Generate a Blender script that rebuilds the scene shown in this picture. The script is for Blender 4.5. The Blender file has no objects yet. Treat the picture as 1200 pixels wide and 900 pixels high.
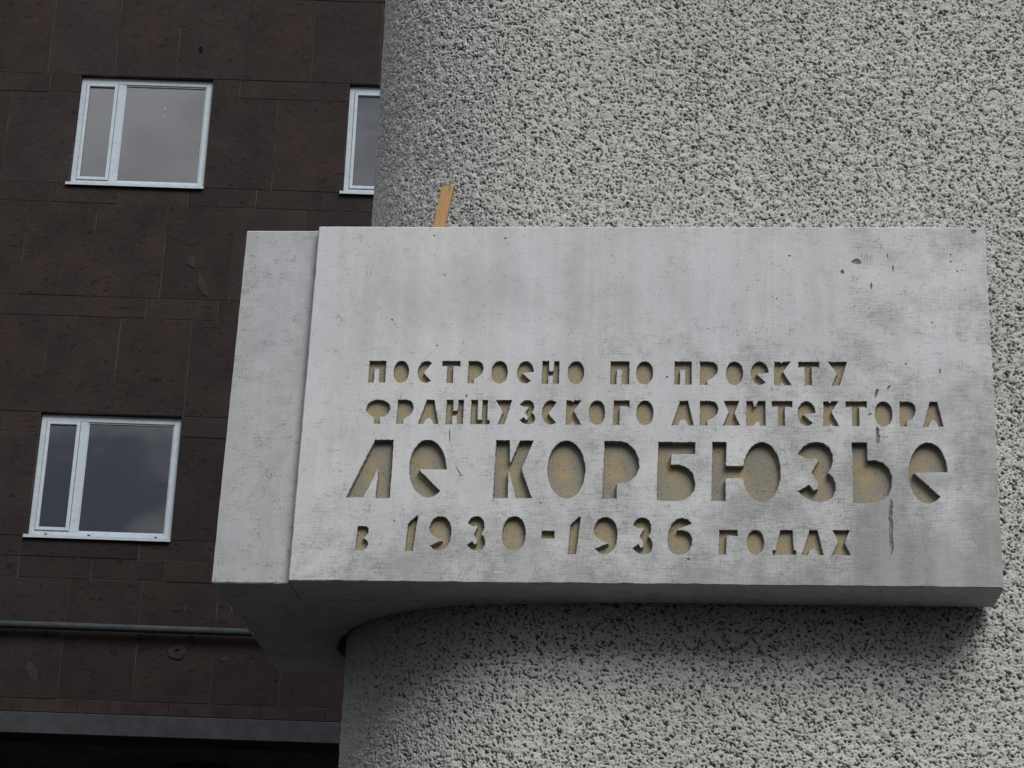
import bpy, bmesh, math, random
import numpy as np
from mathutils import Vector, Matrix
from mathutils.geometry import delaunay_2d_cdt, tessellate_polygon

random.seed(11); rng = np.random.default_rng(5)
S = bpy.context.scene
COL = S.collection
G = 3.45                       # height of the plaque's underside above the ground

# ------------------------------------------------------------------ camera
FPX = 2430.57                  # focal length in pixels of the 1200 px wide photograph
PITCH, ROLL, YAW = 0.3607, 0.0342, -0.0790
CX, CY, CZ = 1.2741, -6.8049, -1.8533
fwd = Vector((math.sin(YAW)*math.cos(PITCH), math.cos(YAW)*math.cos(PITCH), math.sin(PITCH)))
r0 = Vector((math.cos(YAW), -math.sin(YAW), 0)); u0 = r0.cross(fwd)
right = r0*math.cos(ROLL) + u0*math.sin(ROLL); up = -r0*math.sin(ROLL) + u0*math.cos(ROLL)
cam = bpy.data.cameras.new('camera'); camo = bpy.data.objects.new('camera', cam); COL.objects.link(camo)
M = Matrix((right, up, -fwd)).transposed().to_4x4(); M.translation = Vector((CX, CY, CZ+G))
camo.matrix_world = M
cam.sensor_fit = 'HORIZONTAL'; cam.sensor_width = 36; cam.lens = 36*FPX/1200
cam.clip_start = 0.05; cam.clip_end = 3000
S.camera = camo

# ------------------------------------------------------------------ world, sun, exposure
SUN_EL, SUN_AZ = math.radians(43), math.radians(150)      # azimuth clockwise from +Y
w = bpy.data.worlds.new('World'); S.world = w; w.use_nodes = True
nt = w.node_tree; nt.nodes.clear()
def N(nt, t, **kw):
    n = nt.nodes.new(t)
    for k, v in kw.items():
        if k.startswith('i_'): n.inputs[int(k[2:])].default_value = v
        else: setattr(n, k, v)
    return n
sky = N(nt, 'ShaderNodeTexSky', sky_type='NISHITA', sun_disc=False, sun_elevation=SUN_EL, sun_rotation=SUN_AZ)
tc = N(nt, 'ShaderNodeTexCoord'); mp = N(nt, 'ShaderNodeMapping'); mp.inputs['Scale'].default_value = (1, 1, 1.9)
mp.inputs['Location'].default_value = (5.7, 3.2, 4.9)
nz = N(nt, 'ShaderNodeTexNoise'); nz.inputs['Scale'].default_value = 4.6; nz.inputs['Detail'].default_value = 5; nz.inputs['Roughness'].default_value = .5
rp = N(nt, 'ShaderNodeValToRGB'); rp.color_ramp.elements[0].position = .44; rp.color_ramp.elements[0].color = (2.9, 3.1, 3.7, 1)
rp.color_ramp.elements[1].position = .58; rp.color_ramp.elements[1].color = (9.6, 9.6, 9.8, 1)
mx = N(nt, 'ShaderNodeMix', data_type='RGBA'); mx.inputs[0].default_value = .93
bg = N(nt, 'ShaderNodeBackground'); bg.inputs['Strength'].default_value = .068
wo = N(nt, 'ShaderNodeOutputWorld')
L = nt.links.new
L(tc.outputs['Generated'], mp.inputs[0]); L(mp.outputs[0], nz.inputs['Vector']); L(nz.outputs[0], rp.inputs[0])
L(sky.outputs[0], mx.inputs[6]); 
gs = N(nt, 'ShaderNodeSeparateXYZ'); L(tc.outputs['Generated'], gs.inputs[0])
gr = N(nt, 'ShaderNodeMapRange'); gr.inputs['From Min'].default_value = 0; gr.inputs['From Max'].default_value = 1
gr.inputs['To Min'].default_value = .08; gr.inputs['To Max'].default_value = 1.6; L(gs.outputs[2], gr.inputs['Value'])     # overcast sky, horizon darkened further to deepen the shade under the slab
mg = N(nt, 'ShaderNodeMix', data_type='RGBA', blend_type='MULTIPLY'); mg.inputs[0].default_value = 1
L(rp.outputs[0], mg.inputs[6]); L(gr.outputs[0], mg.inputs[7]); L(mg.outputs[2], mx.inputs[7]); L(mx.outputs[2], bg.inputs[0]); L(bg.outputs[0], wo.inputs[0])
sl = bpy.data.lights.new('sun', 'SUN'); sl.energy = 1.5; sl.angle = math.radians(31); sl.color = (1, .97, .92)
so = bpy.data.objects.new('sun', sl); COL.objects.link(so); so.location = (8, -8, 14)
sd = Vector((math.sin(SUN_AZ)*math.cos(SUN_EL), math.cos(SUN_AZ)*math.cos(SUN_EL), math.sin(SUN_EL)))
so.rotation_euler = sd.to_track_quat('Z', 'Y').to_euler()
S.view_settings.view_transform = 'Standard'; S.view_settings.look = 'None'; S.view_settings.gamma = 1
S.view_settings.exposure = 0.95
S.render.engine = 'CYCLES'

# ------------------------------------------------------------------ helpers
def link(name, me, mats=(), parent=None, loc=None):
    o = bpy.data.objects.new(name, me); COL.objects.link(o)
    if me is not None:
        for m in mats:
            if m.name not in [x.name for x in me.materials if x]: me.materials.append(m)
    if parent: o.parent = parent
    if loc is not None: o.location = loc
    return o
def tag(o, label=None, cat=None, group=None, kind=None):
    if label: o['label'] = label
    if cat: o['category'] = cat
    if group: o['group'] = group
    if kind: o['kind'] = kind
    return o
def mesh(name, V, F, mi=None, smooth=False):
    me = bpy.data.meshes.new(name); me.from_pydata([tuple(v) for v in V], [], [tuple(f) for f in F])
    if mi is not None: me.polygons.foreach_set('material_index', mi)
    if smooth: me.polygons.foreach_set('use_smooth', [True]*len(F))
    me.update(); return me
def box(bm, x0, x1, y0, y1, z0, z1, bev=0.0):
    vs = [bm.verts.new((x, y, z)) for x in (x0, x1) for y in (y0, y1) for z in (z0, z1)]
    fs = [(0,1,3,2), (4,6,7,5), (0,4,5,1), (2,3,7,6), (0,2,6,4), (1,5,7,3)]
    nf = [bm.faces.new([vs[i] for i in f]) for f in fs]
    if bev: 
        es = {e for f in nf for e in f.edges}
        bmesh.ops.bevel(bm, geom=list(es), offset=bev, segments=1, affect='EDGES')
def bm_mesh(name, bm, smooth=False):
    bmesh.ops.recalc_face_normals(bm, faces=bm.faces)
    me = bpy.data.meshes.new(name); bm.to_mesh(me); bm.free()
    if smooth: me.polygons.foreach_set('use_smooth', [True]*len(me.polygons))
    return me
def unproject(px, py, y=0.0):
    """point of the plaque plane (depth y) seen at a position of the photograph"""
    d = fwd + right*((px-600)/FPX) - up*((py-450)/FPX)
    t = (y-CY)/d.y
    return (CX + d.x*t, CZ + d.z*t)

# ------------------------------------------------------------------ materials
def mat(name):
    m = bpy.data.materials.new(name); m.use_nodes = True; t = m.node_tree; t.nodes.clear()
    o = t.nodes.new('ShaderNodeOutputMaterial'); b = t.nodes.new('ShaderNodeBsdfPrincipled')
    t.links.new(b.outputs[0], o.inputs[0]); b.inputs['Specular IOR Level'].default_value = .04
    return m, t, b
def coords(t, scale=(1,1,1), rot=(0,0,0), loc=(0,0,0), kind='Object'):
    c = N(t, 'ShaderNodeTexCoord'); m = N(t, 'ShaderNodeMapping')
    m.inputs['Scale'].default_value = scale; m.inputs['Rotation'].default_value = rot; m.inputs['Location'].default_value = loc
    t.links.new(c.outputs[kind], m.inputs[0]); return m.outputs[0]
def noise(t, vec, scale, detail=4, rough=.55, dist=0):
    n = N(t, 'ShaderNodeTexNoise'); n.inputs['Scale'].default_value = scale; n.inputs['Detail'].default_value = detail
    n.inputs['Roughness'].default_value = rough; n.inputs['Distortion'].default_value = dist
    t.links.new(vec, n.inputs['Vector']); return n.outputs[0]
def ramp(t, fac, stops):
    r = N(t, 'ShaderNodeValToRGB'); cr = r.color_ramp
    while len(cr.elements) < len(stops): cr.elements.new(.5)
    for e, (p, c) in zip(cr.elements, stops):
        e.position = p; e.color = (c, c, c, 1) if isinstance(c, (int, float)) else (*c, 1)
    t.links.new(fac, r.inputs[0]); return r.outputs[0]
def mixc(t, f, a, b, mode='MIX'):
    m = N(t, 'ShaderNodeMix', data_type='RGBA', blend_type=mode)
    for s, v in ((0, f), (6, a), (7, b)):
        if isinstance(v, (int, float)): m.inputs[s].default_value = v
        elif isinstance(v, tuple): m.inputs[s].default_value = (*v, 1)
        else: t.links.new(v, m.inputs[s])
    return m.outputs[2]
def math_(t, op, a, b=None, clamp=False):
    m = N(t, 'ShaderNodeMath', operation=op, use_clamp=clamp)
    for s, v in ((0, a), (1, b)):
        if v is None: continue
        if isinstance(v, (int, float)): m.inputs[s].default_value = v
        else: t.links.new(v, m.inputs[s])
    return m.outputs[0]
def bump(t, b, h, strength, dist, prev=None):
    n = N(t, 'ShaderNodeBump'); n.inputs['Strength'].default_value = strength; n.inputs['Distance'].default_value = dist
    t.links.new(h, n.inputs['Height'])
    if prev is not None: t.links.new(prev, n.inputs['Normal'])
    t.links.new(n.outputs[0], b.inputs['Normal']); return n.outputs[0]

def concrete(name, base=.46, worn=True):
    m, t, b = mat(name)
    v = coords(t); vv = coords(t, (9, 9, .7)); vs = coords(t, (26, 26, 1.3)); hs = coords(t, (17, 17, 190), (0, .05, 0)); vt = coords(t, (190, 190, 24), (0, -.04, 0))
    big = noise(t, v, 1.5, 4, .55)
    c = mixc(t, ramp(t, big, [(.35, 0), (.68, 1)]), (base*.90, base*.925, base*.955), (base*1.1, base*1.1, base*1.12))
    st = noise(t, vv, 1, 5, .6)
    c = mixc(t, math_(t, 'MULTIPLY', ramp(t, st, [(.42, 0), (.70, 1)]), .20), c, (base*.68, base*.69, base*.68))
    s2 = noise(t, vs, 1, 4, .6)
    c = mixc(t, math_(t, 'MULTIPLY', ramp(t, s2, [(.5, 0), (.72, 1)]), .35), c, (base*1.28, base*1.27, base*1.3))
    # brush and trowel marks, both ways
    h1 = noise(t, hs, 1, 5, .7, .5); h2 = noise(t, vt, 1, 5, .7, .5); fine = noise(t, v, 260, 4, .7); med = noise(t, v, 150, 6, .75, .3)
    patch = noise(t, v, 4.2, 5, .65); clump = noise(t, v, 22, 4, .6)
    if worn:
        pos = N(t, 'ShaderNodeSeparateXYZ'); t.links.new(v, pos.inputs[0])
        low = math_(t, 'MULTIPLY_ADD', math_(t, 'POWER', math_(t, 'MAXIMUM', pos.outputs[2], .0005), .6), -.36); low.node.inputs[2].default_value = .245
        rt = math_(t, 'MULTIPLY_ADD', pos.outputs[0], .115); rt.node.inputs[2].default_value = -.115
        pw = math_(t, 'ADD', math_(t, 'ADD', patch, low), rt)
    else: pw = math_(t, 'ADD', patch, -.08)
    pm = ramp(t, pw, [(.42, .06), (.70, 1)])
    ws = math_(t, 'ADD', math_(t, 'MULTIPLY', h1, .62), math_(t, 'MULTIPLY', h2, .38))
    c = mixc(t, math_(t, 'MULTIPLY', ramp(t, ws, [(.47, 0), (.60, 1)]), math_(t, 'MULTIPLY', pm, .85)), c, (base*.55, base*.57, base*.56))
    c = mixc(t, math_(t, 'MULTIPLY', ramp(t, ws, [(.40, 1), (.49, 0)]), math_(t, 'MULTIPLY', pm, .35)), c, (base*1.4, base*1.4, base*1.42))
    fl = math_(t, 'ADD', math_(t, 'MULTIPLY', med, .62), math_(t, 'ADD', math_(t, 'MULTIPLY', clump, .28), math_(t, 'MULTIPLY', ws, .3)))
    wm = math_(t, 'MULTIPLY', ramp(t, math_(t, 'ADD', fl, math_(t, 'MULTIPLY', pm, .045)), [(.655, 0), (.70, 1)]), .8)
    c = mixc(t, wm, c, (base*.36, base*.38, base*.37))
    c = mixc(t, math_(t, 'MULTIPLY', ramp(t, pw, [(.50, 0), (.80, 1)]), .8), c, (base*.42, base*.435, base*.42))
    # soft soiling clouds
    soil = ramp(t, noise(t, coords(t, (3.6, 3.6, 2.6)), 1, 6, .68, .4), [(.44, 0), (.68, .40)])
    c = mixc(t, soil, c, (base*.62, base*.63, base*.61))
    blu = ramp(t, noise(t, coords(t, (7, 7, .5), loc=(3, 0, 0)), 1, 3, .5), [(.45, 0), (.65, .20)])
    c = mixc(t, blu, c, (base*1.12, base*1.18, base*1.32))
    sp = ramp(t, noise(t, v, 150, 2, .5), [(.70, 0), (.74, 1)])
    c = mixc(t, math_(t, 'MULTIPLY', sp, .5), c, (base*.3, base*.3, base*.27))
    c = mixc(t, .10, c, fine, 'OVERLAY')
    t.links.new(c, b.inputs['Base Color']); b.inputs['Roughness'].default_value = .85
    n = bump(t, b, ws, .3, .003); n = bump(t, b, fine, .3, .001, n); bump(t, b, wm, -.5, .002, n)
    return m
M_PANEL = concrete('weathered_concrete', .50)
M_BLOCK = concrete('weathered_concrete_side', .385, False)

def recess():
    m, t, b = mat('ochre_letter_bed'); v = coords(t, loc=(0, 7, 0)); vv = coords(t, (12, 12, 9))
    a = noise(t, v, 9, 3, .5); f = noise(t, v, 170, 5, .75); sp = noise(t, v, 120, 3, .6); hl = noise(t, vv, 1, 4, .6)
    c = mixc(t, ramp(t, a, [(.48, 0), (.66, 1)]), (.235, .225, .188), (.34, .275, .165))
    c = mixc(t, ramp(t, hl, [(.45, 0), (.7, .5)]), c, (.25, .243, .22))
    c = mixc(t, .35, c, f, 'OVERLAY')
    c = mixc(t, ramp(t, sp, [(.60, 0), (.68, .8)]), c, (.085, .08, .068))
    t.links.new(c, b.inputs['Base Color']); b.inputs['Roughness'].default_value = .95
    n = bump(t, b, f, .8, .004); bump(t, b, sp, -.7, .004, n); return m
M_BED = recess()
def simple(name, col, rough=.8, var=.25, scale=20, bs=.3, bd=.003, spec=.05):
    m, t, b = mat(name); v = coords(t); n = noise(t, v, scale, 5, .6); n2 = noise(t, v, scale*9, 3, .6)
    lo = tuple(x*(1-var) for x in col); hi = tuple(x*(1+var) for x in col)
    c = mixc(t, ramp(t, n, [(.32, 0), (.68, 1)]), lo, hi); c = mixc(t, .15, c, n2, 'OVERLAY')
    t.links.new(c, b.inputs['Base Color']); b.inputs['Roughness'].default_value = rough; b.inputs['Specular IOR Level'].default_value = spec
    if bs: bump(t, b, n2, bs, bd)
    return m
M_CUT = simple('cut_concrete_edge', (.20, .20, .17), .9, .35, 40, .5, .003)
M_PIT = simple('dirty_pit', (.16, .165, .16), .95, .4, 90, .6, .002)

def roughcast(name, coarse):
    m, t, b = mat(name); v = N(t, 'ShaderNodeNewGeometry').outputs['Position']; a = noise(t, v, 1.3, 4, .55); f = noise(t, v, 240, 3, .6); g = noise(t, v, 34, 4, .6)
    c = mixc(t, ramp(t, a, [(.35, 0), (.65, 1)]), (.39, .394, .384), (.465, .469, .458))
    c = mixc(t, ramp(t, g, [(.45, 0), (.75, .5)]), c, (.37, .37, .35))
    c = mixc(t, .25, c, f, 'OVERLAY')
    b.inputs['Roughness'].default_value = .95
    n = bump(t, b, f, .5, .0025)
    if coarse:
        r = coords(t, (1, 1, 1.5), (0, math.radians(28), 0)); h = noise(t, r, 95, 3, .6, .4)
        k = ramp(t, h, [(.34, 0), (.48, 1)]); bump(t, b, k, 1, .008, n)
        c = mixc(t, k, (.12, .12, .115), c)  # dips of the bump darkened in colour, like shaded gaps
    else:
        at = N(t, 'ShaderNodeAttribute'); at.attribute_name = 'gap_shade'        # gaps between the thrown lumps painted darker, standing in for shade
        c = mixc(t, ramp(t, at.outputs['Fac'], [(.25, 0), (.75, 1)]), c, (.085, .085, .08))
    t.links.new(c, b.inputs['Base Color']); return m
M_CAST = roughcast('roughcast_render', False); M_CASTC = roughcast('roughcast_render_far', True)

def tuff():
    m, t, b = mat('dark_tuff_stone'); v = coords(t, kind='Object'); oi = N(t, 'ShaderNodeObjectInfo')
    add = N(t, 'ShaderNodeVectorMath', operation='MULTIPLY_ADD')
    comb = N(t, 'ShaderNodeCombineXYZ')
    for i, k in enumerate((31, 17, 23)):
        t.links.new(math_(t, 'MULTIPLY', oi.outputs['Random'], k), comb.inputs[i])
    add = N(t, 'ShaderNodeVectorMath', operation='ADD'); t.links.new(v, add.inputs[0]); t.links.new(comb.outputs[0], add.inputs[1])
    p = add.outputs[0]
    mp = N(t, 'ShaderNodeMapping'); mp.inputs['Scale'].default_value = (1, 1, 2.6); mp.inputs['Rotation'].default_value = (0, .25, 0); t.links.new(p, mp.inputs[0])
    a = noise(t, p, 2.2, 5, .6); f = noise(t, p, 60, 4, .7); q = noise(t, mp.outputs[0], 9, 3, .6)
    tone = ramp(t, oi.outputs['Random'], [(0, (.0195, .0165, .0163)), (.3, (.0245, .0193, .0193)), (.55, (.0205, .0188, .0182)), (.8, (.0252, .0198, .0198)), (1, (.0255, .0228, .0222))])
    c = mixc(t, ramp(t, a, [(.3, .0), (.72, 1)]), tone, mixc(t, 1, tone, (1.65, 1.5, 1.47), 'MULTIPLY'))
    a2 = noise(t, mp.outputs[0], 24, 5, .7); c = mixc(t, ramp(t, a2, [(.48, 0), (.75, .6)]), c, (.048, .042, .039))
    c = mixc(t, .5, c, f, 'OVERLAY')
    spots = ramp(t, q, [(.60, 0), (.68, 1)])
    c = mixc(t, math_(t, 'MULTIPLY', spots, .65), c, (.010, .009, .009))
    t.links.new(c, b.inputs['Base Color']); b.inputs['Roughness'].default_value = .75
    n = bump(t, b, f, .5, .006); bump(t, b, spots, -.6, .012, n); return m
M_TUFF = tuff()
M_MORTAR = simple('stone_joint_mortar', (.052, .046, .043), .9, .5, 2.5, .3, .004)
M_STRIP = simple('pink_ledge_stone', (.036, .0275, .0265), .85, .3, 5, .4, .006)
M_BEAM = simple('grey_beam_concrete', (.052, .054, .059), .85, .2, 6, .4, .006)
M_DARK = simple('dark_soffit', (.13, .13, .13), .95, .3, 4, 0)
def frame_mat():
    m, t, b = mat('painted_window_frame'); v = coords(t); n = noise(t, v, 14, 5, .7); n2 = noise(t, coords(t, (4, 4, 30)), 2, 4, .6)
    c = mixc(t, ramp(t, n, [(.4, 0), (.8, 1)]), (.46, .52, .575), (.36, .41, .455))
    c = mixc(t, ramp(t, n, [(.70, 0), (.75, .9)]), c, (.12, .11, .10))
    c = mixc(t, ramp(t, n2, [(.6, 0), (.8, .35)]), c, (.3, .33, .36))
    t.links.new(c, b.inputs['Base Color']); b.inputs['Roughness'].default_value = .45; return m
M_FRAME = frame_mat()
def glass():
    m = bpy.data.materials.new('window_glass'); m.use_nodes = True; t = m.node_tree; t.nodes.clear()
    o = N(t, 'ShaderNodeOutputMaterial'); tr = N(t, 'ShaderNodeBsdfTransparent'); gl = N(t, 'ShaderNodeBsdfGlossy'); mi = N(t, 'ShaderNodeMixShader')
    tr.inputs[0].default_value = (.72, .76, .76, 1); gl.inputs['Roughness'].default_value = .03; gl.inputs[0].default_value = (1, .98, 1, 1)
    lw = N(t, 'ShaderNodeFresnel'); lw.inputs[0].default_value = 1.5
    f = math_(t, 'MULTIPLY', lw.outputs[0], 3.2, True); t.links.new(f, mi.inputs[0])
    v = coords(t); h = noise(t, v, 1.6, 2, .4); bn = N(t, 'ShaderNodeBump'); bn.inputs['Strength'].default_value = .25; bn.inputs['Distance'].default_value = .01
    t.links.new(h, bn.inputs['Height']); t.links.new(bn.outputs[0], gl.inputs['Normal'])
    t.links.new(tr.outputs[0], mi.inputs[1]); t.links.new(gl.outputs[0], mi.inputs[2]); t.links.new(mi.outputs[0], o.inputs[0]); return m
M_GLASS = glass()
M_ROOM = simple('room_paint', (.16, .15, .14), .9, .1, 2, 0)
M_PIPE = simple('blue_grey_pipe_paint', (.040, .048, .056), .75, .25, 6, .1, .002, .2)
M_METAL = simple('galvanised_clip', (.06, .06, .06), .5, .3, 30, 0)
M_HOLE = simple('dark_drill_hole', (.008, .007, .007), .95, .3, 60, 0)
M_PATCH = simple('pale_mortar_patch', (.038, .034, .032), .9, .5, 40, .5, .004)
M_ASPH = simple('asphalt', (.02, .02, .02), .9, .3, 3, .5, .006)
def wood():
    m, t, b = mat('pine_batten'); v = coords(t, (60, 60, 3)); n = noise(t, v, 2.2, 4, .6); w_ = ramp(t, n, [(.35, (.20, .115, .05)), (.52, (.36, .225, .105)), (.7, (.27, .16, .07))])
    t.links.new(w_, b.inputs['Base Color']); b.inputs['Roughness'].default_value = .7; bump(t, b, n, .4, .002); return m
M_WOOD = wood()

# ------------------------------------------------------------------ ground
me = mesh('ground', [(-600, -600, 0), (600, -600, 0), (600, 600, 0), (-600, 600, 0)], [(0, 1, 2, 3)])
tag(link('ground', me, [M_ASPH]), kind='structure')

# ------------------------------------------------------------------ stone building behind
AW, DW = 0.0788, 14.0
bld = link('stone_building', None); bld.location = (0, DW, G); bld.rotation_euler = (0, 0, AW)
tag(bld, 'dark brown stone clad office building with pale framed windows behind the plaque', 'building')
U0, U1, ZT = -9.2, 1.0, 14.72
PER = .762
WIN_U = [-8.42, -5.375, -2.33]
WIN_Z = [(4.137, 5.51), (8.21, 9.58), (12.28, 13.65)]
WW = 1.5
def joints(known):
    k = sorted(known); a = [x for x in k]
    while a[0]-PER > U0+.2: a.insert(0, a[0]-PER)
    while a[-1]+PER < U1-.2: a.append(a[-1]+PER)
    out = [a[0]]
    for x in a[1:]:
        n = max(1, round((x-out[-1])/PER)); s = out[-1]
        for i in range(1, n+1): out.append(s+(x-s)*i/n)
    return [U0]+out+[U1]
tall_a = [-5.76, -5.0, -4.30, -3.52, -2.77]
ROWS = [(2.43, 3.69, [-5.64, -4.875, -4.115, -3.33, -2.63]),
        (3.69, 3.918, [-5.42, -4.664, -3.90, -3.14]),
        (3.918, 4.137, [-5.43, -4.19, -3.43]),
        (4.137, 5.277, [-6.14, -3.12]), (5.277, 5.51, [-5.75, -3.2]),
        (5.51, 6.62, [-5.40, -4.63, -3.86, -3.10, -2.33]),
        (6.62, 6.86, [-5.9, -5.133, -4.373, -3.592, -2.83]),
        (6.86, 7.98, [-5.78, -5.02, -4.24, -3.487, -2.70]),
        (7.98, 8.21, [-5.569, -4.806, -4.03, -3.278, -2.519]),
        (8.21, 9.345, [-6.137, -3.12]), (9.345, 9.58, [-5.72, -3.564, -2.80]),
        (9.58, 10.648, tall_a), (10.648, 10.88, [-5.5, -4.74, -3.98]), (10.88, 12.05, [-5.62, -4.86, -4.1]),
        (12.05, 12.28, [-5.4, -4.6]), (12.28, 13.415, [-6.137, -3.12]), (13.415, 13.65, [-5.72, -2.8]), (13.65, 14.70, tall_a)]
nst = 0
for (za, zb, kn) in ROWS:
    us = joints(kn)
    cut = [wu for wu in WIN_U for (wa, wb) in WIN_Z if za >= wa-.01 and zb <= wb+.01]
    segs = []
    if cut:
        edges = sorted(set([u for u in us if not any(c-.18 < u < c+WW+.18 for c in cut)] + [c for c in cut] + [c+WW for c in cut]))
        for a, b_ in zip(edges, edges[1:]):
            if any(a >= c-.01 and b_ <= c+WW+.01 for c in cut): continue
            segs.append((a, b_))
    else: segs = list(zip(us, us[1:]))
    for a, b_ in segs:
        if b_-a < .04: continue
        g = random.uniform(.0035, .0062); y = random.uniform(-.004, .004)
        x0, x1, z0, z1 = a+g, b_-g, za+g*.5, zb-g*.5; cx_, cz_ = (x0+x1)/2, (z0+z1)/2
        bm = bmesh.new(); box(bm, x0-cx_, x1-cx_, 0, .035, z0-cz_, z1-cz_, .004)
        for v in bm.verts:
            v.co.x += random.uniform(-.0018, .0018); v.co.z += random.uniform(-.0018, .0018)
        o = link('stone_slab', bm_mesh('stone_slab', bm), [M_TUFF], bld, (cx_, y, cz_)); nst += 1
# wall core with openings (mortar bed behind the slabs)
bm = bmesh.new()
Y0, Y1 = .006, .35
zs = [2.30] + [z for w_ in WIN_Z for z in w_] + [ZT]
us = [U0] + [x for c in WIN_U for x in (c, c+WW)] + [U1]
for i in range(len(zs)-1):
    if i % 2 == 0: box(bm, U0, U1, Y0, Y1, zs[i], zs[i+1])
    else:
        for j in range(0, len(us)-1, 2): box(bm, us[j], us[j+1], Y0+.0005, Y1, zs[i]+.0003, zs[i+1]-.0003)
link('wall', bm_mesh('wall', bm), [M_MORTAR], bld)
# body of the building behind the wall, with a room behind every window
bm = bmesh.new()
box(bm, U0, U1, 4.2, 12, 2.30, ZT); box(bm, U0, U1, .352, 12, ZT+.002, ZT+.3)
link('rear_mass', bm_mesh('rear_mass', bm), [M_DARK], bld)
for (wa, wb) in WIN_Z:
    for c in WIN_U:
        bm = bmesh.new(); x0, x1, z0, z1 = c-.72, c+WW+.72, wa-.9, wb+.55
        q = [bm.verts.new(p) for p in ((x0, .355, z0), (x1, .355, z0), (x1, 4.1, z0), (x0, 4.1, z0), (x0, .355, z1), (x1, .355, z1), (x1, 4.1, z1), (x0, 4.1, z1))]
        for f in ((0, 1, 2, 3), (4, 7, 6, 5), (3, 2, 6, 7), (0, 3, 7, 4), (1, 5, 6, 2)): bm.faces.new([q[i] for i in f])
        link('room', bm_mesh('room', bm), [M_ROOM], bld)
def window(c, wa, wb, src=[None]):
    H_ = wb-wa
    fr = .062; fb = .075; y0, y1 = .055, .125
    def part(name, boxes, m, par, bev=.004):
        key = name+str(len(boxes))
        bm = bmesh.new()
        for b_ in boxes: box(bm, *b_, bev)
        return link(name, bm_mesh(name, bm), [m], par)
    mull0, mull1 = .425, .505
    wo_ = part('window', [(.004, fr, y0, y1, .012, H_-.006), (WW-.078, WW-.004, y0, y1, .012, H_-.006), (fr, WW-.078, y0+.001, y1, H_-.08, H_-.006),
                          (fr, WW-.078, y0+.001, y1, .012, .075), (mull0, mull1, y0+.002, y1, .075, H_-.08)], M_FRAME, bld)
    wo_.location = (c, 0, wa)
    s0, s1, sz0, sz1 = fr+.004, mull0-.004, .079, H_-.084
    part('sash', [(s0, s0+.034, y0-.012, y1-.02, sz0, sz1), (s1-.036, s1, y0-.012, y1-.02, sz0, sz1),
                  (s0+.034, s1-.036, y0-.011, y1-.02, sz0, sz0+.036), (s0+.034, s1-.036, y0-.011, y1-.02, sz1-.034, sz1)], M_FRAME, wo_)
    part('bead', [(mull1, mull1+.012, y0+.014, y1, .075, H_-.08), (WW-.09, WW-.078, y0+.014, y1, .075, H_-.08),
                  (mull1+.012, WW-.09, y0+.014, y1, H_-.094, H_-.08), (mull1+.012, WW-.09, y0+.014, y1, .075, .089)], M_FRAME, wo_, .002)
    part('pane', [(s0+.034, s1-.036, .072, .078, sz0+.036, sz1-.034)], M_GLASS, wo_, 0)
    part('pane', [(mull1+.012, WW-.09, .084, .090, .089, H_-.094)], M_GLASS, wo_, 0)
    bm = bmesh.new(); box(bm, -.028, WW+.004, -.035, .054, -.012, .006, .002); box(bm, -.028, WW+.004, -.037, -.0355, -.026, .006)
    link('sill', bm_mesh('sill', bm), [M_FRAME], wo_)
    bm = bmesh.new()
    for x in (.17, .62, 1.32): box(bm, x, x+.03, y0-.003, y0, .034, .046)
    link('drain_slot', bm_mesh('drain_slot', bm), [M_HOLE], wo_)
    return wo_
for (wa, wb) in WIN_Z:
    for c in WIN_U: window(c, wa, wb)
# ledge strip and grey beam under the wall
for a, b_ in zip(joints([-6.4, -4.657, -2.81, -2.146])[:-1], joints([-6.4, -4.657, -2.81, -2.146])[1:]):
    bm = bmesh.new(); box(bm, a+.002, b_-.002, -.012, .03, 2.292, 2.426, .004); link('ledge_stone', bm_mesh('ledge_stone', bm), [M_STRIP], bld)
bm = bmesh.new(); box(bm, U0, U1, -.018, .5, 2.07, 2.288, .008); link('beam', bm_mesh('beam', bm), [M_BEAM], bld)
bm = bmesh.new(); box(bm, U0, U1, .502, 12, 2.12, 2.285); link('soffit', bm_mesh('soffit', bm), [M_DARK], bld)
bm = bmesh.new(); box(bm, U0, U1, 6, 6.3, -G, 2.118); link('back_wall', bm_mesh('back_wall', bm), [M_DARK], bld)
for u_ in (-7.6, -3.6, .2):
    bm = bmesh.new(); bmesh.ops.create_cone(bm, segments=40, radius1=.3, radius2=.3, depth=G+2.115, cap_ends=True)
    link('round_column', bm_mesh('round_column', bm, True), [M_BEAM], bld, (u_, 1.8, (2.115-G)/2))
def blob(name, u, z, rx, rz, m, t=.003, n=22, ang=0, hole=0, par=bld, y=0, irr=.25):
    V = []; ph = [random.uniform(0, 6.28) for _ in range(4)]
    for i in range(n):
        a = 2*math.pi*i/n; k = 1+irr*(math.sin(2*a+ph[0])*.4+math.sin(3*a+ph[1])*.35+math.sin(5*a+ph[2])*.3)+random.uniform(-irr, irr)*.35
        x, zz = rx*k*math.cos(a), rz*k*math.sin(a); V.append((x*math.cos(ang)-zz*math.sin(ang), x*math.sin(ang)+zz*math.cos(ang)))
    vs = [(p[0], -t, p[1]) for p in V] + [(p[0]*1.08, .004, p[1]*1.08) for p in V]
    F = [list(range(n))] + [(i, n+i, n+(i+1) % n, (i+1) % n) for i in range(n)]
    return link(name, mesh(name, vs, F), [m], par, (u, y, z))
blob('mortar_patch', -3.70, 2.955, .085, .075, M_PATCH, .012, irr=.12); blob('drill_hole', -3.70, 2.972, .026, .012, M_HOLE, .014)
blob('mortar_patch', -3.648, 3.426, .016, .05, M_PATCH, .006, ang=-.3); blob('mortar_patch', -3.218, 2.904, .045, .03, M_PATCH, .005)
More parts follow.
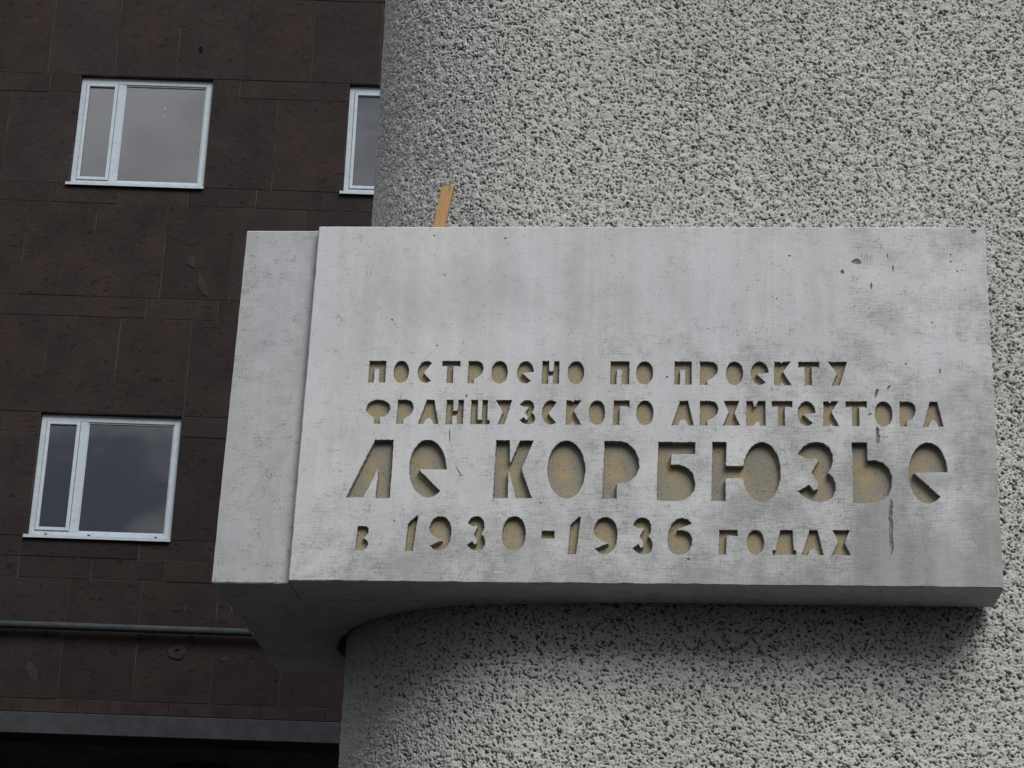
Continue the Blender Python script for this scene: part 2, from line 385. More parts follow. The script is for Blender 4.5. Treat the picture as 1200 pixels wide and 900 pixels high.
blob('mortar_patch', -5.43, 8.40, .045, .19, M_PATCH, .005, ang=-.1); blob('mortar_patch', -5.15, 2.70, .05, .10, M_PATCH, .005, ang=.6)
blob('mortar_patch', -3.93, 7.31, .065, .05, M_PATCH, .005, ang=-.6); blob('mortar_patch', -3.78, 7.02, .045, .12, M_PATCH, .005, ang=.35)
blob('drill_hole', -4.05, 9.95, .022, .05, M_HOLE, .006)

mg_ = bpy.data.materials.new('lit_lamp'); mg_.use_nodes = True; pb = mg_.node_tree.nodes['Principled BSDF']
pb.inputs['Emission Color'].default_value = (1, .85, .4, 1); pb.inputs['Emission Strength'].default_value = .11
for dz_ in (-.055, .04):
    bm = bmesh.new(); bmesh.ops.create_icosphere(bm, subdivisions=2, radius=.016)
    link('ceiling_lamp', bm_mesh('ceiling_lamp', bm), [mg_], bld, (-4.62, 1.2, 9.78+dz_))

# ------------------------------------------------------------------ pipe along the stone wall
pipe = link('drain_pipe', None); pipe.location = (0, DW, G); pipe.rotation_euler = (0, 0, AW)
tag(pipe, 'thin blue grey pipe running level across the dark stone wall below the windows', 'pipe')
bm = bmesh.new(); bmesh.ops.create_cone(bm, segments=20, radius1=.039, radius2=.039, depth=U1-U0, cap_ends=True)
bmesh.ops.rotate(bm, verts=bm.verts, matrix=Matrix.Rotation(math.pi/2, 3, 'Y'))
link('tube', bm_mesh('tube', bm, True), [M_PIPE], pipe, ((U0+U1)/2, -.085, 3.165))
for u_ in (-8.2, -6.6, -5.055, -4.092, -3.559, -2.4, -1.2):
    bm = bmesh.new(); box(bm, -.012, .012, -.085, .0, -.058, -.040, .002); box(bm, -.03, .03, -.012, .0, -.075, -.025, .002)
    bmesh.ops.create_cone(bm, segments=8, radius1=.012, radius2=.012, depth=.012, matrix=Matrix.Translation((0, -.085, -.046)), cap_ends=True)
    link('clip', bm_mesh('clip', bm), [M_METAL], pipe, (u_, 0, 3.165))

# ------------------------------------------------------------------ roughcast curved wall
cw = link('curved_wall', None, loc=(0, 0, G))
tag(cw, 'tall curved wall of pale grey roughcast render that the plaque is mounted on', 'wall')
RC, CCX, CCY = .805, .853, 1.070
BX = 1.75; RB = 11.0
ARC = RC*math.pi/2
def path(s):
    """plan of the wall: s=0 where the rounded corner starts on the left"""
    s = np.asarray(s, float); x = np.empty_like(s); y = np.empty_like(s); nx = np.empty_like(s); ny = np.empty_like(s)
    a = s < 0; x[a] = CCX-RC; y[a] = CCY - s[a]; nx[a] = -1; ny[a] = 0
    b = (s >= 0) & (s < ARC); th = s[b]/RC; x[b] = CCX-RC*np.cos(th); y[b] = CCY-RC*np.sin(th); nx[b] = -np.cos(th); ny[b] = -np.sin(th)
    L1 = BX-CCX; c = (s >= ARC) & (s < ARC+L1); x[c] = CCX+s[c]-ARC; y[c] = CCY-RC; nx[c] = 0; ny[c] = -1
    d = s >= ARC+L1; th = (s[d]-ARC-L1)/RB; x[d] = BX+RB*np.sin(th); y[d] = CCY-RC+RB*(1-np.cos(th)); nx[d] = np.sin(th); ny[d] = -np.cos(th)
    return x, y, nx, ny
SA, SB, ZA, ZB = -.10, 3.25, -.74, 2.92; ST = .0030
ns, nzv = int(round((SB-SA)/ST)), int(round((ZB-ZA)/ST)); SB = SA+ns*ST; ZB = ZA+nzv*ST      # the relief repeats over this period, so pieces join without a seam
def band(ns_, nz_, lam, width, aniso, ang, seed):
    r = np.random.default_rng(seed); f = np.fft.rfft2(r.standard_normal((nz_, ns_)))
    ky = np.fft.fftfreq(nz_, ST)[:, None]; kx = np.fft.rfftfreq(ns_, ST)[None, :]
    c, s = math.cos(ang), math.sin(ang); u = kx*c+ky*s; v = (-kx*s+ky*c)
    k = np.sqrt((u*aniso)**2+(v/aniso)**2)*lam
    n = np.fft.irfft2(f*np.exp(-((k-1)/width)**2), s=(nz_, ns_)); return n/n.std()
# rows run upward in z; the strokes fall to the right
n2 = band(ns, nzv, .0090, .8, 1.1, math.radians(-30), 2); n3 = band(ns, nzv, .35, .8, 1, 0, 3); n4 = band(ns, nzv, .055, .8, 1.1, .3, 4)
# thrown roughcast: tens of thousands of small lumps of mixed size pressed over one another, gaps left between them
lump = np.zeros((nzv, ns), np.float32)
area = (SB-SA)*(ZB-ZA)
for kv in range(26):
    ra = rng.uniform(.0027, .0058); asp = rng.uniform(1.25, 2.5); ang = math.radians(rng.normal(-27, 22)); pw = rng.uniform(3, 6)
    rl, rs = ra*math.sqrt(asp), ra/math.sqrt(asp); kr = int(rl/ST)+2
    gx, gz = np.meshgrid(np.arange(-kr, kr+1)*ST, np.arange(-kr, kr+1)*ST)
    fx, fz = rng.uniform(-.5, .5, 2)*ST; gx = gx-fx; gz = gz-fz
    uu = (gx*math.cos(ang)+gz*math.sin(ang))/rl; vv_ = (-gx*math.sin(ang)+gz*math.cos(ang))/rs
    rr = np.sqrt(uu*uu+vv_*vv_)*(1+.12*np.sin(3*np.arctan2(vv_, uu)+kv)); ker = np.where(rr < 1, 1-.28*rr**pw, 0); m_ = ker > 0
    dz_i, dx_i = np.nonzero(m_); kvv = ker[m_]
    cnt = int(area*1.86/26/(math.pi*rl*rs))
    ix = rng.integers(0, ns, cnt); iz = rng.integers(0, nzv, cnt)
    hh = rng.uniform(.0080, .0110, cnt).astype(np.float32)
    fi = (((iz[:, None]+dz_i[None]-kr) % nzv)*ns + ((ix[:, None]+dx_i[None]-kr) % ns)).ravel()
    np.maximum.at(lump.reshape(-1), fi, (hh[:, None]*kvv[None]).astype(np.float32).ravel())
lump = lump*.90+.025*(np.roll(lump, 1, 0)+np.roll(lump, -1, 0)+np.roll(lump, 1, 1)+np.roll(lump, -1, 1))
matrix = np.clip(1-lump/.0050, 0, 1)  # mask of the gaps whose shade is put into the colour
hgt = lump-.0092 + .0006*n2 + .0012*n4 + .0008*n3
def relief_piece(name, i0, i1, step, keep=None):
    """relief of columns i0..i1 of the (periodic) field, one period tall"""
    ii = np.arange(i0, i1+1, step); jj = np.arange(0, nzv//step*step+1, step); jj[-1] = nzv
    h = hgt[np.ix_(jj % nzv, ii % ns)]; mt = matrix[np.ix_(jj % nzv, ii % ns)]
    x_, y_, nx_, ny_ = path(SA+ii*ST); n_i, n_j = len(ii), len(jj)
    co = np.empty((n_j, n_i, 3)); co[..., 0] = x_+nx_*h; co[..., 1] = y_+ny_*h; co[..., 2] = (ZA+jj*ST)[:, None]
    idx = np.arange(n_i*n_j).reshape(n_j, n_i)
    quad = np.stack([idx[:-1, :-1], idx[:-1, 1:], idx[1:, 1:], idx[1:, :-1]], -1)
    if keep is not None: quad = quad[keep(x_[:-1], (ZA+jj*ST)[:-1])]
    quad = quad.reshape(-1, 4); us_ = np.unique(quad); remap = np.zeros(n_i*n_j, np.int64); remap[us_] = np.arange(len(us_)); quad = remap[quad]
    me = bpy.data.meshes.new(name); me.vertices.add(len(us_)); me.vertices.foreach_set('co', co.reshape(-1, 3)[us_].reshape(-1))
    me.loops.add(quad.size); me.loops.foreach_set('vertex_index', quad.reshape(-1).astype(np.int32))
    me.polygons.add(len(quad)); me.polygons.foreach_set('loop_start', np.arange(0, quad.size, 4, dtype=np.int32))
    me.polygons.foreach_set('use_smooth', np.ones(len(quad), bool)); me.update(calc_edges=True); me.validate()
    at = me.attributes.new('gap_shade', 'FLOAT', 'POINT'); at.data.foreach_set('value', mt.reshape(-1)[us_].astype(np.float32))
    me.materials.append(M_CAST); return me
hid = lambda x, z: ((x > .95) & (x < 2.25))[None, :] & ((z > .06) & (z < 1.10))[:, None]        # solid contact behind the slab
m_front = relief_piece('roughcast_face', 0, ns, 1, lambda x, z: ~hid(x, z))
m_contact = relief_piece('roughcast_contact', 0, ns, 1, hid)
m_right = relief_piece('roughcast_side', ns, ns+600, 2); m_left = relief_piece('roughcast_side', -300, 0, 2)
S_L, S_R = SA-300*ST, SB+600*ST
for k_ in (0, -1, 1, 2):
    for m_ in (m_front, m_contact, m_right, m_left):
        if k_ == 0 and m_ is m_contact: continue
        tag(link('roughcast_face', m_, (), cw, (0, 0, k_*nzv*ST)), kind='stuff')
ZTOP = ZA+3*nzv*ST
def coarse_patch(name, s0, s1, z0, z1):
    a = max(2, int((s1-s0)/.05)); b = max(2, int((z1-z0)/.1)); s = np.linspace(s0, s1, a); z = np.linspace(z0, z1, b)
    x, y, _, _ = path(s); V = [(x[i], y[i], zz) for zz in z for i in range(a)]
    F = [(j*a+i, j*a+i+1, (j+1)*a+i+1, (j+1)*a+i) for j in range(b-1) for i in range(a-1)]
    link(name, mesh(name, V, F, smooth=True), [M_CASTC], cw)
coarse_patch('side_face', -6, S_L, -G, ZTOP); coarse_patch('side_face', S_R, 8, -G, ZTOP)
x, y, _, _ = path(np.linspace(-6, 8, 200)); V = [(a, b, ZTOP) for a, b in zip(x, y)] + [(x[-1], 7.07, ZTOP)]
Vb = [(a, b, -G) for a, b, _ in V]; n_ = len(V)
link('rear_face', mesh('rear_face', V+Vb, [list(range(n_)), (n_-2, n_-1, 2*n_-1, 2*n_-2), (n_-1, 0, n_, 2*n_-1)]), [M_CASTC], cw)

# ------------------------------------------------------------------ plaque
pq = link('memorial_plaque', None, loc=(0, 0, G))
tag(pq, 'large pale concrete slab plaque with carved Russian text projecting from the curved roughcast wall', 'plaque')
W, HH, DR, STEP, DL = 2.4, 1.33, .249, .034, 1.391
BL, BR, TR, TL = unproject(338.8, 679.6), unproject(1175.5, 689.6), unproject(1154, 267), unproject(374.7, 266)
def lerp2(a, b, t): return (a[0]+(b[0]-a[0])*t, a[1]+(b[1]-a[1])*t)
def rough_line(a, b, step, amp, chips=0, csize=.006, nrm=None):
    amp *= .45; csize *= .5
    Ln = math.dist(a, b); n = max(1, int(Ln/step)); out = []
    dx, dz = (b[0]-a[0])/Ln, (b[1]-a[1])/Ln; nx, nz2 = -dz, dx      # inward for a counter-clockwise outline
    off = [random.uniform(0, amp) for _ in range(n)]
    for _ in range(chips):
        k = random.randrange(1, n-1); wd = random.randint(1, 3); dp = random.uniform(.4, 1)*csize
        for q in range(-wd, wd+1):
            if 0 < k+q < n: off[k+q] = max(off[k+q], dp*(1-abs(q)/(wd+1)))
    for i in range(n):
        o_ = off[i] if i else 0
        out.append((a[0]+dx*Ln*i/n+nx*o_, a[1]+dz*Ln*i/n+nz2*o_))
    return out
BR2 = (BR[0]-.004, BR[1]+.004); TR2 = (TR[0]-.002, TR[1]-.004)
outline = rough_line(BL, BR2, .012, .0022, 34, .007) + [BR2] + rough_line(BR, TR2, .012, .002, 14, .006) + rough_line(TR, TL, .012, .0016, 22, .006) + rough_line(TL, BL, .012, .0014, 10, .004)

def tilt(px): return .077 + (px-356)/(1162-356)*(-.047-.077)
def ell(cx, cy, rx, ry, a0, a1, n):
    return [(cx+rx*math.cos(math.radians(a0+(a1-a0)*i/n)), cy+ry*math.sin(math.radians(a0+(a1-a0)*i/n))) for i in range(n+1)]
def se(n=28): # letter O: slightly squared ellipse
    out = []
    for i in range(n):
        a = 2*math.pi*i/n; c, s = math.cos(a), math.sin(a)
        out.append((.5+.5*math.copysign(abs(c)**.92, c), .5+.5*math.copysign(abs(s)**.92, s)))
    return out
GL = {
 'П': [(0,0),(.34,0),(.36,.62),(.60,.62),(.62,0),(1,0),(1,1),(0,1)],
 'О': se(),
 'С': ell(.56,.5,.56,.5,52,308,20)+[(.42,.45)],
 'Т': [(.29,0),(.64,0),(.64,.76),(1,.74),(1,1),(0,1),(0,.74),(.29,.76)],
 'Р': [(0,0),(.42,0),(.42,.20),(.55,.24),(.78,.34),(.93,.48),(1,.66),(.95,.84),(.80,.95),(.55,1),(0,1)],
 'Є': ell(.5,.5,.5,.5,2,312,24)+[(.34,.46)],
 'Н': [(0,0),(.38,0),(.40,.34),(.62,.34),(.64,0),(1,0),(1,1),(.66,1),(.64,.56),(.42,.56),(.42,1),(0,1)],
 'К': [(0,0),(.36,0),(.42,.10),(.58,0),(1,0),(.52,.56),(.98,1),(.52,1),(.42,.93),(.32,1),(0,1)],
 'У': [(.18,0),(.60,0),(1,1),(0,1),(.26,.72),(.46,.50)],
 'Ф': [(.36,0),(.60,0),(.60,.26)]+ell(.5,.63,.5,.37,-72,252,28)+[(.36,.26)],
 'А': [(0,0),(.27,0),(.38,.20),(.52,.25),(.64,.18),(.74,0),(1,0),(.74,1),(.36,1)],
 'Ц': [(0,0),(1,0),(1,.17),(.87,.18),(.87,1),(.56,1),(.57,.20),(.38,.20),(.37,1),(0,1)],
 'З': None,
 'Г': [(0,0),(.40,0),(.42,.76),(1,.73),(1,1),(0,1)],
 'Х': [(0,0),(1,0),(.69,.50),(.97,1),(.05,1),(.33,.52)],
 'И': [(0,0),(.38,0),(.62,.22),(.70,0),(1,0),(1,1),(.62,1),(.44,.76),(.36,1),(0,1)],
 'Д': [(0,0),(1,0),(1,.20),(.90,.21),(.86,1),(.32,1),(.13,.21),(0,.20)],
 'В': [(0,0),(.55,0),(.90,.10),(1,.26),(.90,.40),(.68,.48),(.60,.50),(.72,.54),(.95,.72),(.97,.88),(.80,.98),(.1,1)],
 '1': [(0,0),(.70,0),(1,1),(.80,1),(.12,.78)],
 '0': se(),
 '-': [(0,0),(1,0),(1,1),(0,1)],
}
big3 = [(443,125),(452,108),(470,88),(498,72),(530,68),(562,74),(588,94),(604,125),(606,155),(598,185),(582,210),(604,228),(618,258),(618,290),(604,320),(580,337),(548,344),(510,338),(475,322),(443,293),(497,261),(516,288),(534,284),(536,262),(524,240),(505,208),(537,156),(525,144),(505,152),(480,146),(462,136)]
GL['З'] = [((x-443)/176, 1-(y-68)/276) for x, y in big3][::-1]
nine = [(555,612),(553,590),(562,560),(580,535),(608,521),(640,521),(668,534),(688,560),(699,595),(700,630),(694,670),(678,702),(655,722),(630,731),(600,726),(580,712),(565,697),(600,682),(642,668),(612,658),(585,645),(566,630)]
GL['9'] = [((x-553)/147, 1-(y-520)/211) for x, y in nine][::-1]
six = [(1003,457),(985,438),(955,429),(925,437),(902,462),(889,497),(886,535),(892,570),(908,592),(935,603),(965,600),(990,583),(1004,555),(1005,528),(996,505),(978,492),(955,486),(935,486),(960,475),(985,466)]
GL['6'] = [((x-886)/119, 1-(y-429)/174) for x, y in six][::-1]
def px_glyph(ch, x0, x1, y0, y1):
    xm = (x0+x1)/2; tl = tilt(xm); hh = y1-y0; k = abs(tl)*hh/2
    a, b = x0+k, x1-k
    return [(a+(b-a)*u+(v-.5)*hh*tl, y1-hh*v) for u, v in GL[ch]]
texts = []      # (name, polygon in photo px, depth)
def row(chars, y0a, y1a, y0b, y1b, depth):
    xa, xb = chars[0][1], chars[-1][2]
    for ch, x0, x1 in chars:
        t = (x0-xa)/(xb-xa); texts.append((ch, px_glyph(ch, x0, x1, y0a+(y0b-y0a)*t, y1a+(y1b-y1a)*t), depth))
row([('П',431,453),('О',460,480.3),('С',488.3,508.3),('Т',516.5,540),('Р',547.4,567.4),('О',574.8,595.8),('Є',605,626.4),('Н',634.4,656),('О',664.4,685.2),
     ('П',714.6,738),('О',744.8,765.8),('П',789.8,811),('Р',819.7,841.8),('О',850.2,871.2),('Є',879.2,901.2),('К',906.7,928),('Т',935,960.8),('У',969.3,993.5)], 422.6, 448.6, 423.8, 452.2, .016)
row([('Ф',427.3,458.4),('Р',464,485.5),('А',489.4,515.5),('Н',521.6,544),('Ц',550.6,575.2),('У',579,600.5),('З',608,628),('С',634,654.6),('К',662.4,682.2),('О',689.2,709.8),('Г',718,738.2),('О',745,766.2),
     ('А',786.8,813.4),('Р',819.7,842.3),('Х',846.5,867.5),('И',874,897.4),('Т',903.8,929.2),('Є',933.9,956.4),('К',964.2,984),('Т',990.3,1016.8),('О',1024.2,1046.6),('Р',1053.4,1074.2),('А',1080.3,1106)], 468, 496.6, 470.6, 500.4, .016)
row([('В',415.2,433.2),('1',474,490.3),('9',500.8,530.2),('З',546,570.2),('0',587,617.2)], 604.3, 645.8, 604.8, 646.4, .020)
texts[-5] = ('В', px_glyph('В', 415.2, 433.2, 616, 645.2), .016)
row([('-',634,650.2)], 621.7, 631.5, 621.7, 631.5, .02) if False else texts.append(('-', px_glyph('-', 634, 650.2, 621.7, 631.4), .018))
row([('1',665,681),('9',694.2,724.4),('З',740.5,765.5),('6',781.7,811.8)], 605.4, 650, 606.8, 650.8, .020)
row([('Г',842.2,864.8),('О',874.7,895.8),('Д',904.6,933.4),('А',938.8,965.6),('Х',973.7,997.6)], 620.8, 650.2, 621.2, 651.4, .016)
BIG = .023
texts.append(('Л', [(439,515),(461.6,515.2),(459.5,550),(457,584),(439.4,584),(441.5,566),(443,550),(434.5,566),(425.6,582.8),(405,583.2),(422,549)], BIG))
texts.append(('Є', [(479+44.6*u, 583.4-68.4*v) for u, v in ell(.5,.5,.5,.5,-2,311,40)+[(.27,.485)]], BIG))
texts.append(('К', [(581,515.6),(598,515.6),(597.6,542.5),(609,516),(626,516),(618.5,533),(611.4,550),(617.5,567),(623.6,584.2),(604,584.2),(600,568),(595.9,551.5),(595.2,584),(577.2,584),(579,550)], BIG))
texts.append(('О', [(641+45.2*u, 584.8-68.8*v) for u, v in ell(.5,.5,.5,.5,0,351,40)], BIG))
texts.append(('Р', [(708,516.5),(727,516.6),(736,519),(744.5,527),(749,538),(749.2,549),(745,558.5),(737.5,565),(731,566.2),(723,567),(722.8,584.6),(705.3,584.6),(706.6,550)], BIG))
texts.append(('Б', [(771,517.5),(815.6,518),(814.8,532.6),(787,532.8),(786.6,544.2),(796,544.2),(805,547.5),(812,554.5),(815.3,565),(814,575),(808.5,582),(801,586.3),(791,587.8),(769.4,586.6),(770,552)], BIG))
texts.append(('Ю', [(834.2,517.6),(851.6,517.8),(851.1,546),(870.6,545.8)] + [(892.6+22.6*math.cos(a), 553.6-35.8*math.sin(a)) for a in np.radians(np.linspace(167, -168, 44))] + [(869,560.6),(850.6,560.7),(850.5,587.4),(833.3,587.3),(833.8,550)], BIG))
texts.append(('З', [(820+x/3.871, 500+y/3.871) for x, y in big3], BIG))
texts.append(('Ь', [(997.6,518),(1016.4,518.3),(1017,539.5),(1026,539.2),(1035,542),(1042,549),(1045.8,559),(1045.6,570),(1042,580),(1035.5,586.4),(1025,590),(1013,590.6),(999.6,589.4),(998.6,552)], BIG))
texts.append(('Є', [(1064+46.8*u, 590.4-72*v) for u, v in ell(.5,.5,.5,.5,1,310,40)+[(.16,.50)]], BIG))
def plane_poly(pts, step, amp):
    P = [unproject(x, y) for x, y in pts]; out = []
    for i, a in enumerate(P):
        b = P[(i+1) % len(P)]; Ln = math.dist(a, b); n = max(1, round(Ln/step))
        for k in range(n):
            q = lerp2(a, b, k/n); out.append((q[0]+random.gauss(0, amp), q[1]+random.gauss(0, amp)))
    A = sum(out[i][0]*out[(i+1) % len(out)][1]-out[(i+1) % len(out)][0]*out[i][1] for i in range(len(out)))
    return out if A > 0 else out[::-1]      # counter-clockwise in x,z
def inset(P, d):
    n = len(P); out = []
    for i in range(n):
        a, b, c = P[i-1], P[i], P[(i+1) % n]
        tx, tz = c[0]-a[0], c[1]-a[1]; l = math.hypot(tx, tz) or 1
        out.append((b[0]-tz/l*d, b[1]+tx/l*d))
    return out
holes = []
def carve(name, poly, depth, beds, inst_inset=.0012):
    """recess in the slab: side walls and bed as one mesh, front face gets the matching hole"""
    holes.append(poly); n = len(poly)
    a = poly; b = inset(poly, .0016); c = [(p[0]+random.gauss(0, .0004), p[1]+random.gauss(0, .0004)) for p in inset(poly, .0022+inst_inset)]
    V = [(p[0], 0, p[1]) for p in a]+[(p[0], .0028, p[1]) for p in b]+[(p[0], depth, p[1]) for p in c]
    F = []; mi = []
    for r_ in (0, 1):
        for i in range(n):
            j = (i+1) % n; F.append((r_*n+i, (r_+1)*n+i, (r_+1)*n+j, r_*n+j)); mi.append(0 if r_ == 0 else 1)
    for t in tessellate_polygon([[Vector((p[0], p[1], 0)) for p in c]]):
        F.append(tuple(2*n+k for k in t)); mi.append(2)
    cx_, cz_ = sum(p[0] for p in a)/n, sum(p[1] for p in a)/n
    V = [(x-cx_, y, z-cz_) for x, y, z in V]
    me_ = mesh(name, V, F, mi); 
    bm = bmesh.new(); bm.from_mesh(me_); bmesh.ops.recalc_face_normals(bm, faces=bm.faces)
    if sum(f.normal.y for f in bm.faces if f.material_index == 2) > 0: bmesh.ops.reverse_faces(bm, faces=bm.faces)
    bm.to_mesh(me_); bm.free()
    return me_, (cx_, 0, cz_)
parts = []
for ch, pts, d in texts:
    big = d > .0225
    nm = 'digit' if ch in '0123456789' else ('dash' if ch == '-' else 'letter')
    me_, loc = carve(nm, plane_poly(pts, .007 if big else .005, .00055 if big else .00045), d, M_BED)
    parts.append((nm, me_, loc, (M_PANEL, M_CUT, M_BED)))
def spot(px, py, rx, ry, depth=.0022, ang=0, n=14, irr=.2):
    ph = [random.uniform(0, 6.28) for _ in range(3)]; P = []
    for i in range(n):
        a = 2*math.pi*i/n; k = 1+irr*(math.sin(2*a+ph[0])*.5+math.sin(3*a+ph[1])*.5)+random.uniform(-irr, irr)*.5
        x, y = rx*k*math.cos(a), ry*k*math.sin(a); P.append((px+x*math.cos(ang)-y*math.sin(ang), py+x*math.sin(ang)+y*math.cos(ang)))
    pl = plane_poly(P, .02, .0001)
    me_, loc = carve('pit', pl, depth, M_PIT, .0006); parts.append(('pit', me_, loc, (M_PIT, M_PIT, M_PIT)))
for s_ in [(1003.8,306.5,5.2,3.6),(987,318.6,2.1,2.5),(925,299.8,2.2,.8),(508.7,276,1.1,1.0),(592.4,279.2,1.3,1.2),(521,322.4,1.0,.9),(1141,271.5,3.4,2.2),(459.5,374.7,1.1,1.1),(781.5,441.7,1.3,1.2),(1113.8,298.5,1.1,1),(1114,306.5,1.3,1.1),
           (1021,335,1.3,4.0),(1046.5,314,1.0,3.2),(1040,300,.8,3),(546.5,464,1.3,1.6),(1171,588,1.3,1.5),(633.5,589,1.1,1.1),(1061.5,426.5,1.6,1.0),(1101.5,435,.9,3.2),(807,655,2.2,1.1),(1122,318,1.1,1),(512,405,.9,.9),(700,470,.9,.8),(910,350,.9,.9),(830,385,.8,.9),(1092,378,1,1),(462,610,1,.8)]:
    spot(*s_)
spot(527, 511, .7, 7.5, .003, -.06); spot(537.5, 552.5, .7, 7, .003, -.55)

def strip(xc, ya, yb, wd, depth, n):
    L_, R_ = [], []; o_ = 0
    for i in range(n+1):
        f = i/n; o_ = o_*.7+random.gauss(0, .35); e = min(1, f*5+.25, (1-f)*5+.25)
        L_.append((xc+o_-wd*e*random.uniform(.7, 1.1), ya+(yb-ya)*f)); R_.append((xc+o_+wd*e*random.uniform(.7, 1.1), ya+(yb-ya)*f))
    me_, loc = carve('pit', plane_poly(L_+R_[::-1], .02, .0001), depth, M_PIT, .0006); parts.append(('pit', me_, loc, (M_PIT, M_PIT, M_PIT)))
strip(1028.6, 500, 520, 2.4, .003, 14); strip(1044.2, 585, 650, 2.4, .0035, 40); spot(1027, 461, 1.5, 6.5, .004, .2, 16, .4); spot(1041.5, 454, 1.1, 3.5, .004, .6)
spot(1019.5, 485.5, 3.2, .8, .003, -.6)
# front face with holes
vs = list(outline); es = [(i, (i+1) % len(outline)) for i in range(len(outline))]
for h in holes:
    k = len(vs); vs += h; es += [(k+i, k+(i+1) % len(h)) for i in range(len(h))]
cv, ce, cf, _, _, _ = delaunay_2d_cdt([Vector(v) for v in vs], es, [], 0, 1e-7)
def inside(P, x, z):
    c = False; j = len(P)-1
    for i in range(len(P)):
        if (P[i][1] > z) != (P[j][1] > z) and x < (P[j][0]-P[i][0])*(z-P[i][1])/(P[j][1]-P[i][1])+P[i][0]: c = not c
        j = i
    return c
bb = [(min(p[0] for p in h), max(p[0] for p in h), min(p[1] for p in h), max(p[1] for p in h)) for h in holes]
F = []
for f in cf:
    x = sum(cv[i].x for i in f)/3; z = sum(cv[i].y for i in f)/3
    if not inside(outline, x, z): continue
    if any(b[0] < x < b[1] and b[2] < z < b[3] and inside(h, x, z) for h, b in zip(holes, bb)): continue
    F.append(tuple(f))
V = [(v.x, 0, v.y) for v in cv]
# chamfer, sides and back of the slab
no = len(outline); k = len(V)
def outset(P, d): return inset(P, -d)
o2 = outset(outline, .0035)
base = rough_line(BL, BR, .012, 0)  # clean outline for the sides
V += [(p[0], .004, p[1]) for p in o2]+[(p[0], DR, p[1]) for p in o2]
# match cdt vertices of the outline (input order is kept)
for i in range(no):
    j = (i+1) % no; F.append((i, j, k+j, k+i)[::-1]); F.append((k+i, k+j, k+no+j, k+no+i)[::-1])
F.append(tuple(range(k+no, k+2*no))[::-1])
me_ = mesh('panel', V, F); bm = bmesh.new(); bm.from_mesh(me_)
for f in bm.faces:
    if abs(f.normal.y) > .999 and f.calc_center_median().y < .001 and f.normal.y > 0: f.normal_flip()
bm.to_mesh(me_); bm.free()
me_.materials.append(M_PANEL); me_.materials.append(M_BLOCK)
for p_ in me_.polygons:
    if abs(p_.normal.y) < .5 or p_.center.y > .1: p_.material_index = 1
panel = link('panel', me_, [], pq)
for nm, m_, loc, ms in parts:
    o = link(nm, m_, (), panel, loc)
    for x in ms: m_.materials.append(x)
# side block that wraps back round the wall's corner
wbl, wtl = unproject(247.8, 682.9, STEP), unproject(289.6, 270.2, STEP)
wbr, wtr = unproject(338.2, 683, STEP), unproject(373.4, 270.5, STEP)
curve = [(.0136,.996),(.022,.93),(.0571,.811),(.1215,.653),(.2027,.5307),(.2517,.4755),(.3419,.4017),(.4209,.355),(.5562,.302),(.6581,.280),(.8612,.262),(1.0,.2515)]
plan = [(-.272, STEP), (-.002, STEP), (-.002, .2505), (1.0, .2505)] + curve[::-1][1:] + [(.014, 1.08), (.03, 1.16), (.045, DL), (-.272, DL)]
def densify(P, step):
    out = []
    for i, a in enumerate(P):
        b = P[(i+1) % len(P)]; n = max(1, round(math.dist(a, b)/step)); out += [lerp2(a, b, q/n) for q in range(n)]
    return out
PL = densify(plan, .02); npn = len(PL)
levels = [0, .004] + list(np.linspace(.03, HH-.03, 40)) + [HH-.004, HH]
V = []
for li, z in enumerate(levels):
    t = z/HH; xl = wbl[0]+(wtl[0]-wbl[0])*t; xr = wbr[0]+(wtr[0]-wbr[0])*t
    zz = z + (wbl[1]*(1-t)+(wtl[1]-HH)*t)
    P_ = [(p[0]+(xl+.272 if p[0] < -.2 else 0)+((xr+.002) if (abs(p[0]+.002) < 1e-4) else 0), p[1]) for p in PL]
    P_ = [(x, y) if not (-.2 <= x < -.0021 and abs(y-STEP) < 1e-5) else (xl+(xr-xl)*(px0+.272)/.270, y) for (x, y), (px0, _) in zip(P_, PL)]
    if li in (0, len(levels)-1): P_ = inset(P_, .0035)
    for x, y in P_:
        j = 0
        left = x < xl+.02
        jx = random.uniform(0, .0012) if left else 0
        jz = 0
        if left and li < 2 and random.random() < .28 and y > .2: jx += random.uniform(.002, .014)
        if li < 2 and y < .1 and random.random() < .25: jz = random.uniform(0, .003)
        V.append((x+jx, y+(random.uniform(0, .0015) if y < .1 else 0), zz+jz))
F = []
for l in range(len(levels)-1):
    for i in range(npn):
        j = (i+1) % npn; F.append((l*npn+i, l*npn+j, (l+1)*npn+j, (l+1)*npn+i))
for l in (0, len(levels)-1):
    for t in tessellate_polygon([[Vector((V[l*npn+i][0], V[l*npn+i][1], 0)) for i in range(npn)]]): F.append(tuple(l*npn+q for q in t))
me_ = mesh('side_block', V, F); bm = bmesh.new(); bm.from_mesh(me_); bm = bm; me_ = bm_mesh('side_block', bm)
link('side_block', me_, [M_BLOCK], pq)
bm = bmesh.new(); box(bm, .97, 2.3, .2515, .31, .02, 1.2); link('backing', bm_mesh('backing', bm), [M_CUT], pq)
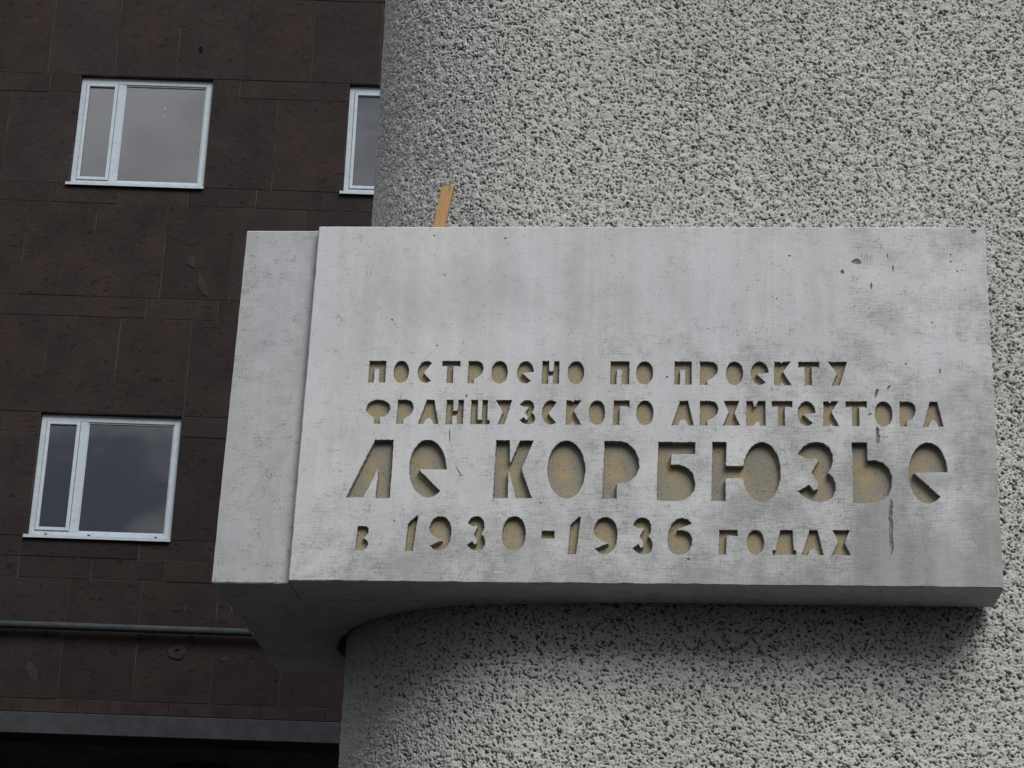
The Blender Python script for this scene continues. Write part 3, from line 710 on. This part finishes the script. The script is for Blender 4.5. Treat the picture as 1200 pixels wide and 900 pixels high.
# mortar drips hanging at the broken underside edge
for (u_, y_, s_) in ((-.262, .36, .030), (-.262, .62, .016), (-.262, .74, .020), (-.264, .80, .016)):
    bm = bmesh.new(); bmesh.ops.create_icosphere(bm, subdivisions=2, radius=1)
    for v in bm.verts:
        v.co = Vector((v.co.x*s_*.55, v.co.y*s_*1.3, v.co.z*s_))*(1+random.uniform(-.25, .25))
    link('mortar_crumb', bm_mesh('mortar_crumb', bm), [M_BLOCK], pq, (u_, y_, -.002))

# ------------------------------------------------------------------ wooden stick on top of the slab
bx, bz = unproject(515, 265, .14); tx, tz = unproject(525.3, 219.5, .17)
b0 = Vector((bx, .14, HH)); dirv = Vector((tx-bx, .03, tz-bz)).normalized(); top = Vector((tx, .17, tz))
b0 = top - dirv*((top.z-HH)/dirv.z); Ls = (top-b0).length
bm = bmesh.new(); n_ = 10
prof = [(-.0215, -.011), (.0215, -.011), (.0215, .011), (-.0215, .011)]
for k_ in range(n_+1):
    for (a, b) in prof: bm.verts.new((a+random.uniform(-.0006, .0006), b, Ls*k_/n_+(a*.10 if k_ == n_ else 0)+(random.uniform(-.003, .003) if k_ == n_ else 0)))
bm.verts.ensure_lookup_table(); vv = bm.verts
for k_ in range(n_):
    for i in range(4): bm.faces.new([vv[k_*4+i], vv[k_*4+(i+1) % 4], vv[k_*4+4+(i+1) % 4], vv[k_*4+4+i]])
bm.faces.new([vv[i] for i in range(4)][::-1]); bm.faces.new([vv[n_*4+i] for i in range(4)])
bmesh.ops.bevel(bm, geom=[e for e in bm.edges if abs((e.verts[0].co-e.verts[1].co).z) > .01], offset=.0015, segments=1, affect='EDGES')
st = link('wooden_stick', bm_mesh('wooden_stick', bm), [M_WOOD]); st.location = b0+Vector((0, 0, G)); 
zax = dirv; yax = Vector((.0, 1, 0)); xax = yax.cross(zax).normalized(); yax = zax.cross(xax)
st.rotation_euler = Matrix((xax, yax, zax)).transposed().to_euler()
tag(st, 'short bare wooden batten standing upright on top of the concrete plaque against the wall', 'wooden stick')
print('stones', nst, 'letters', len(texts))
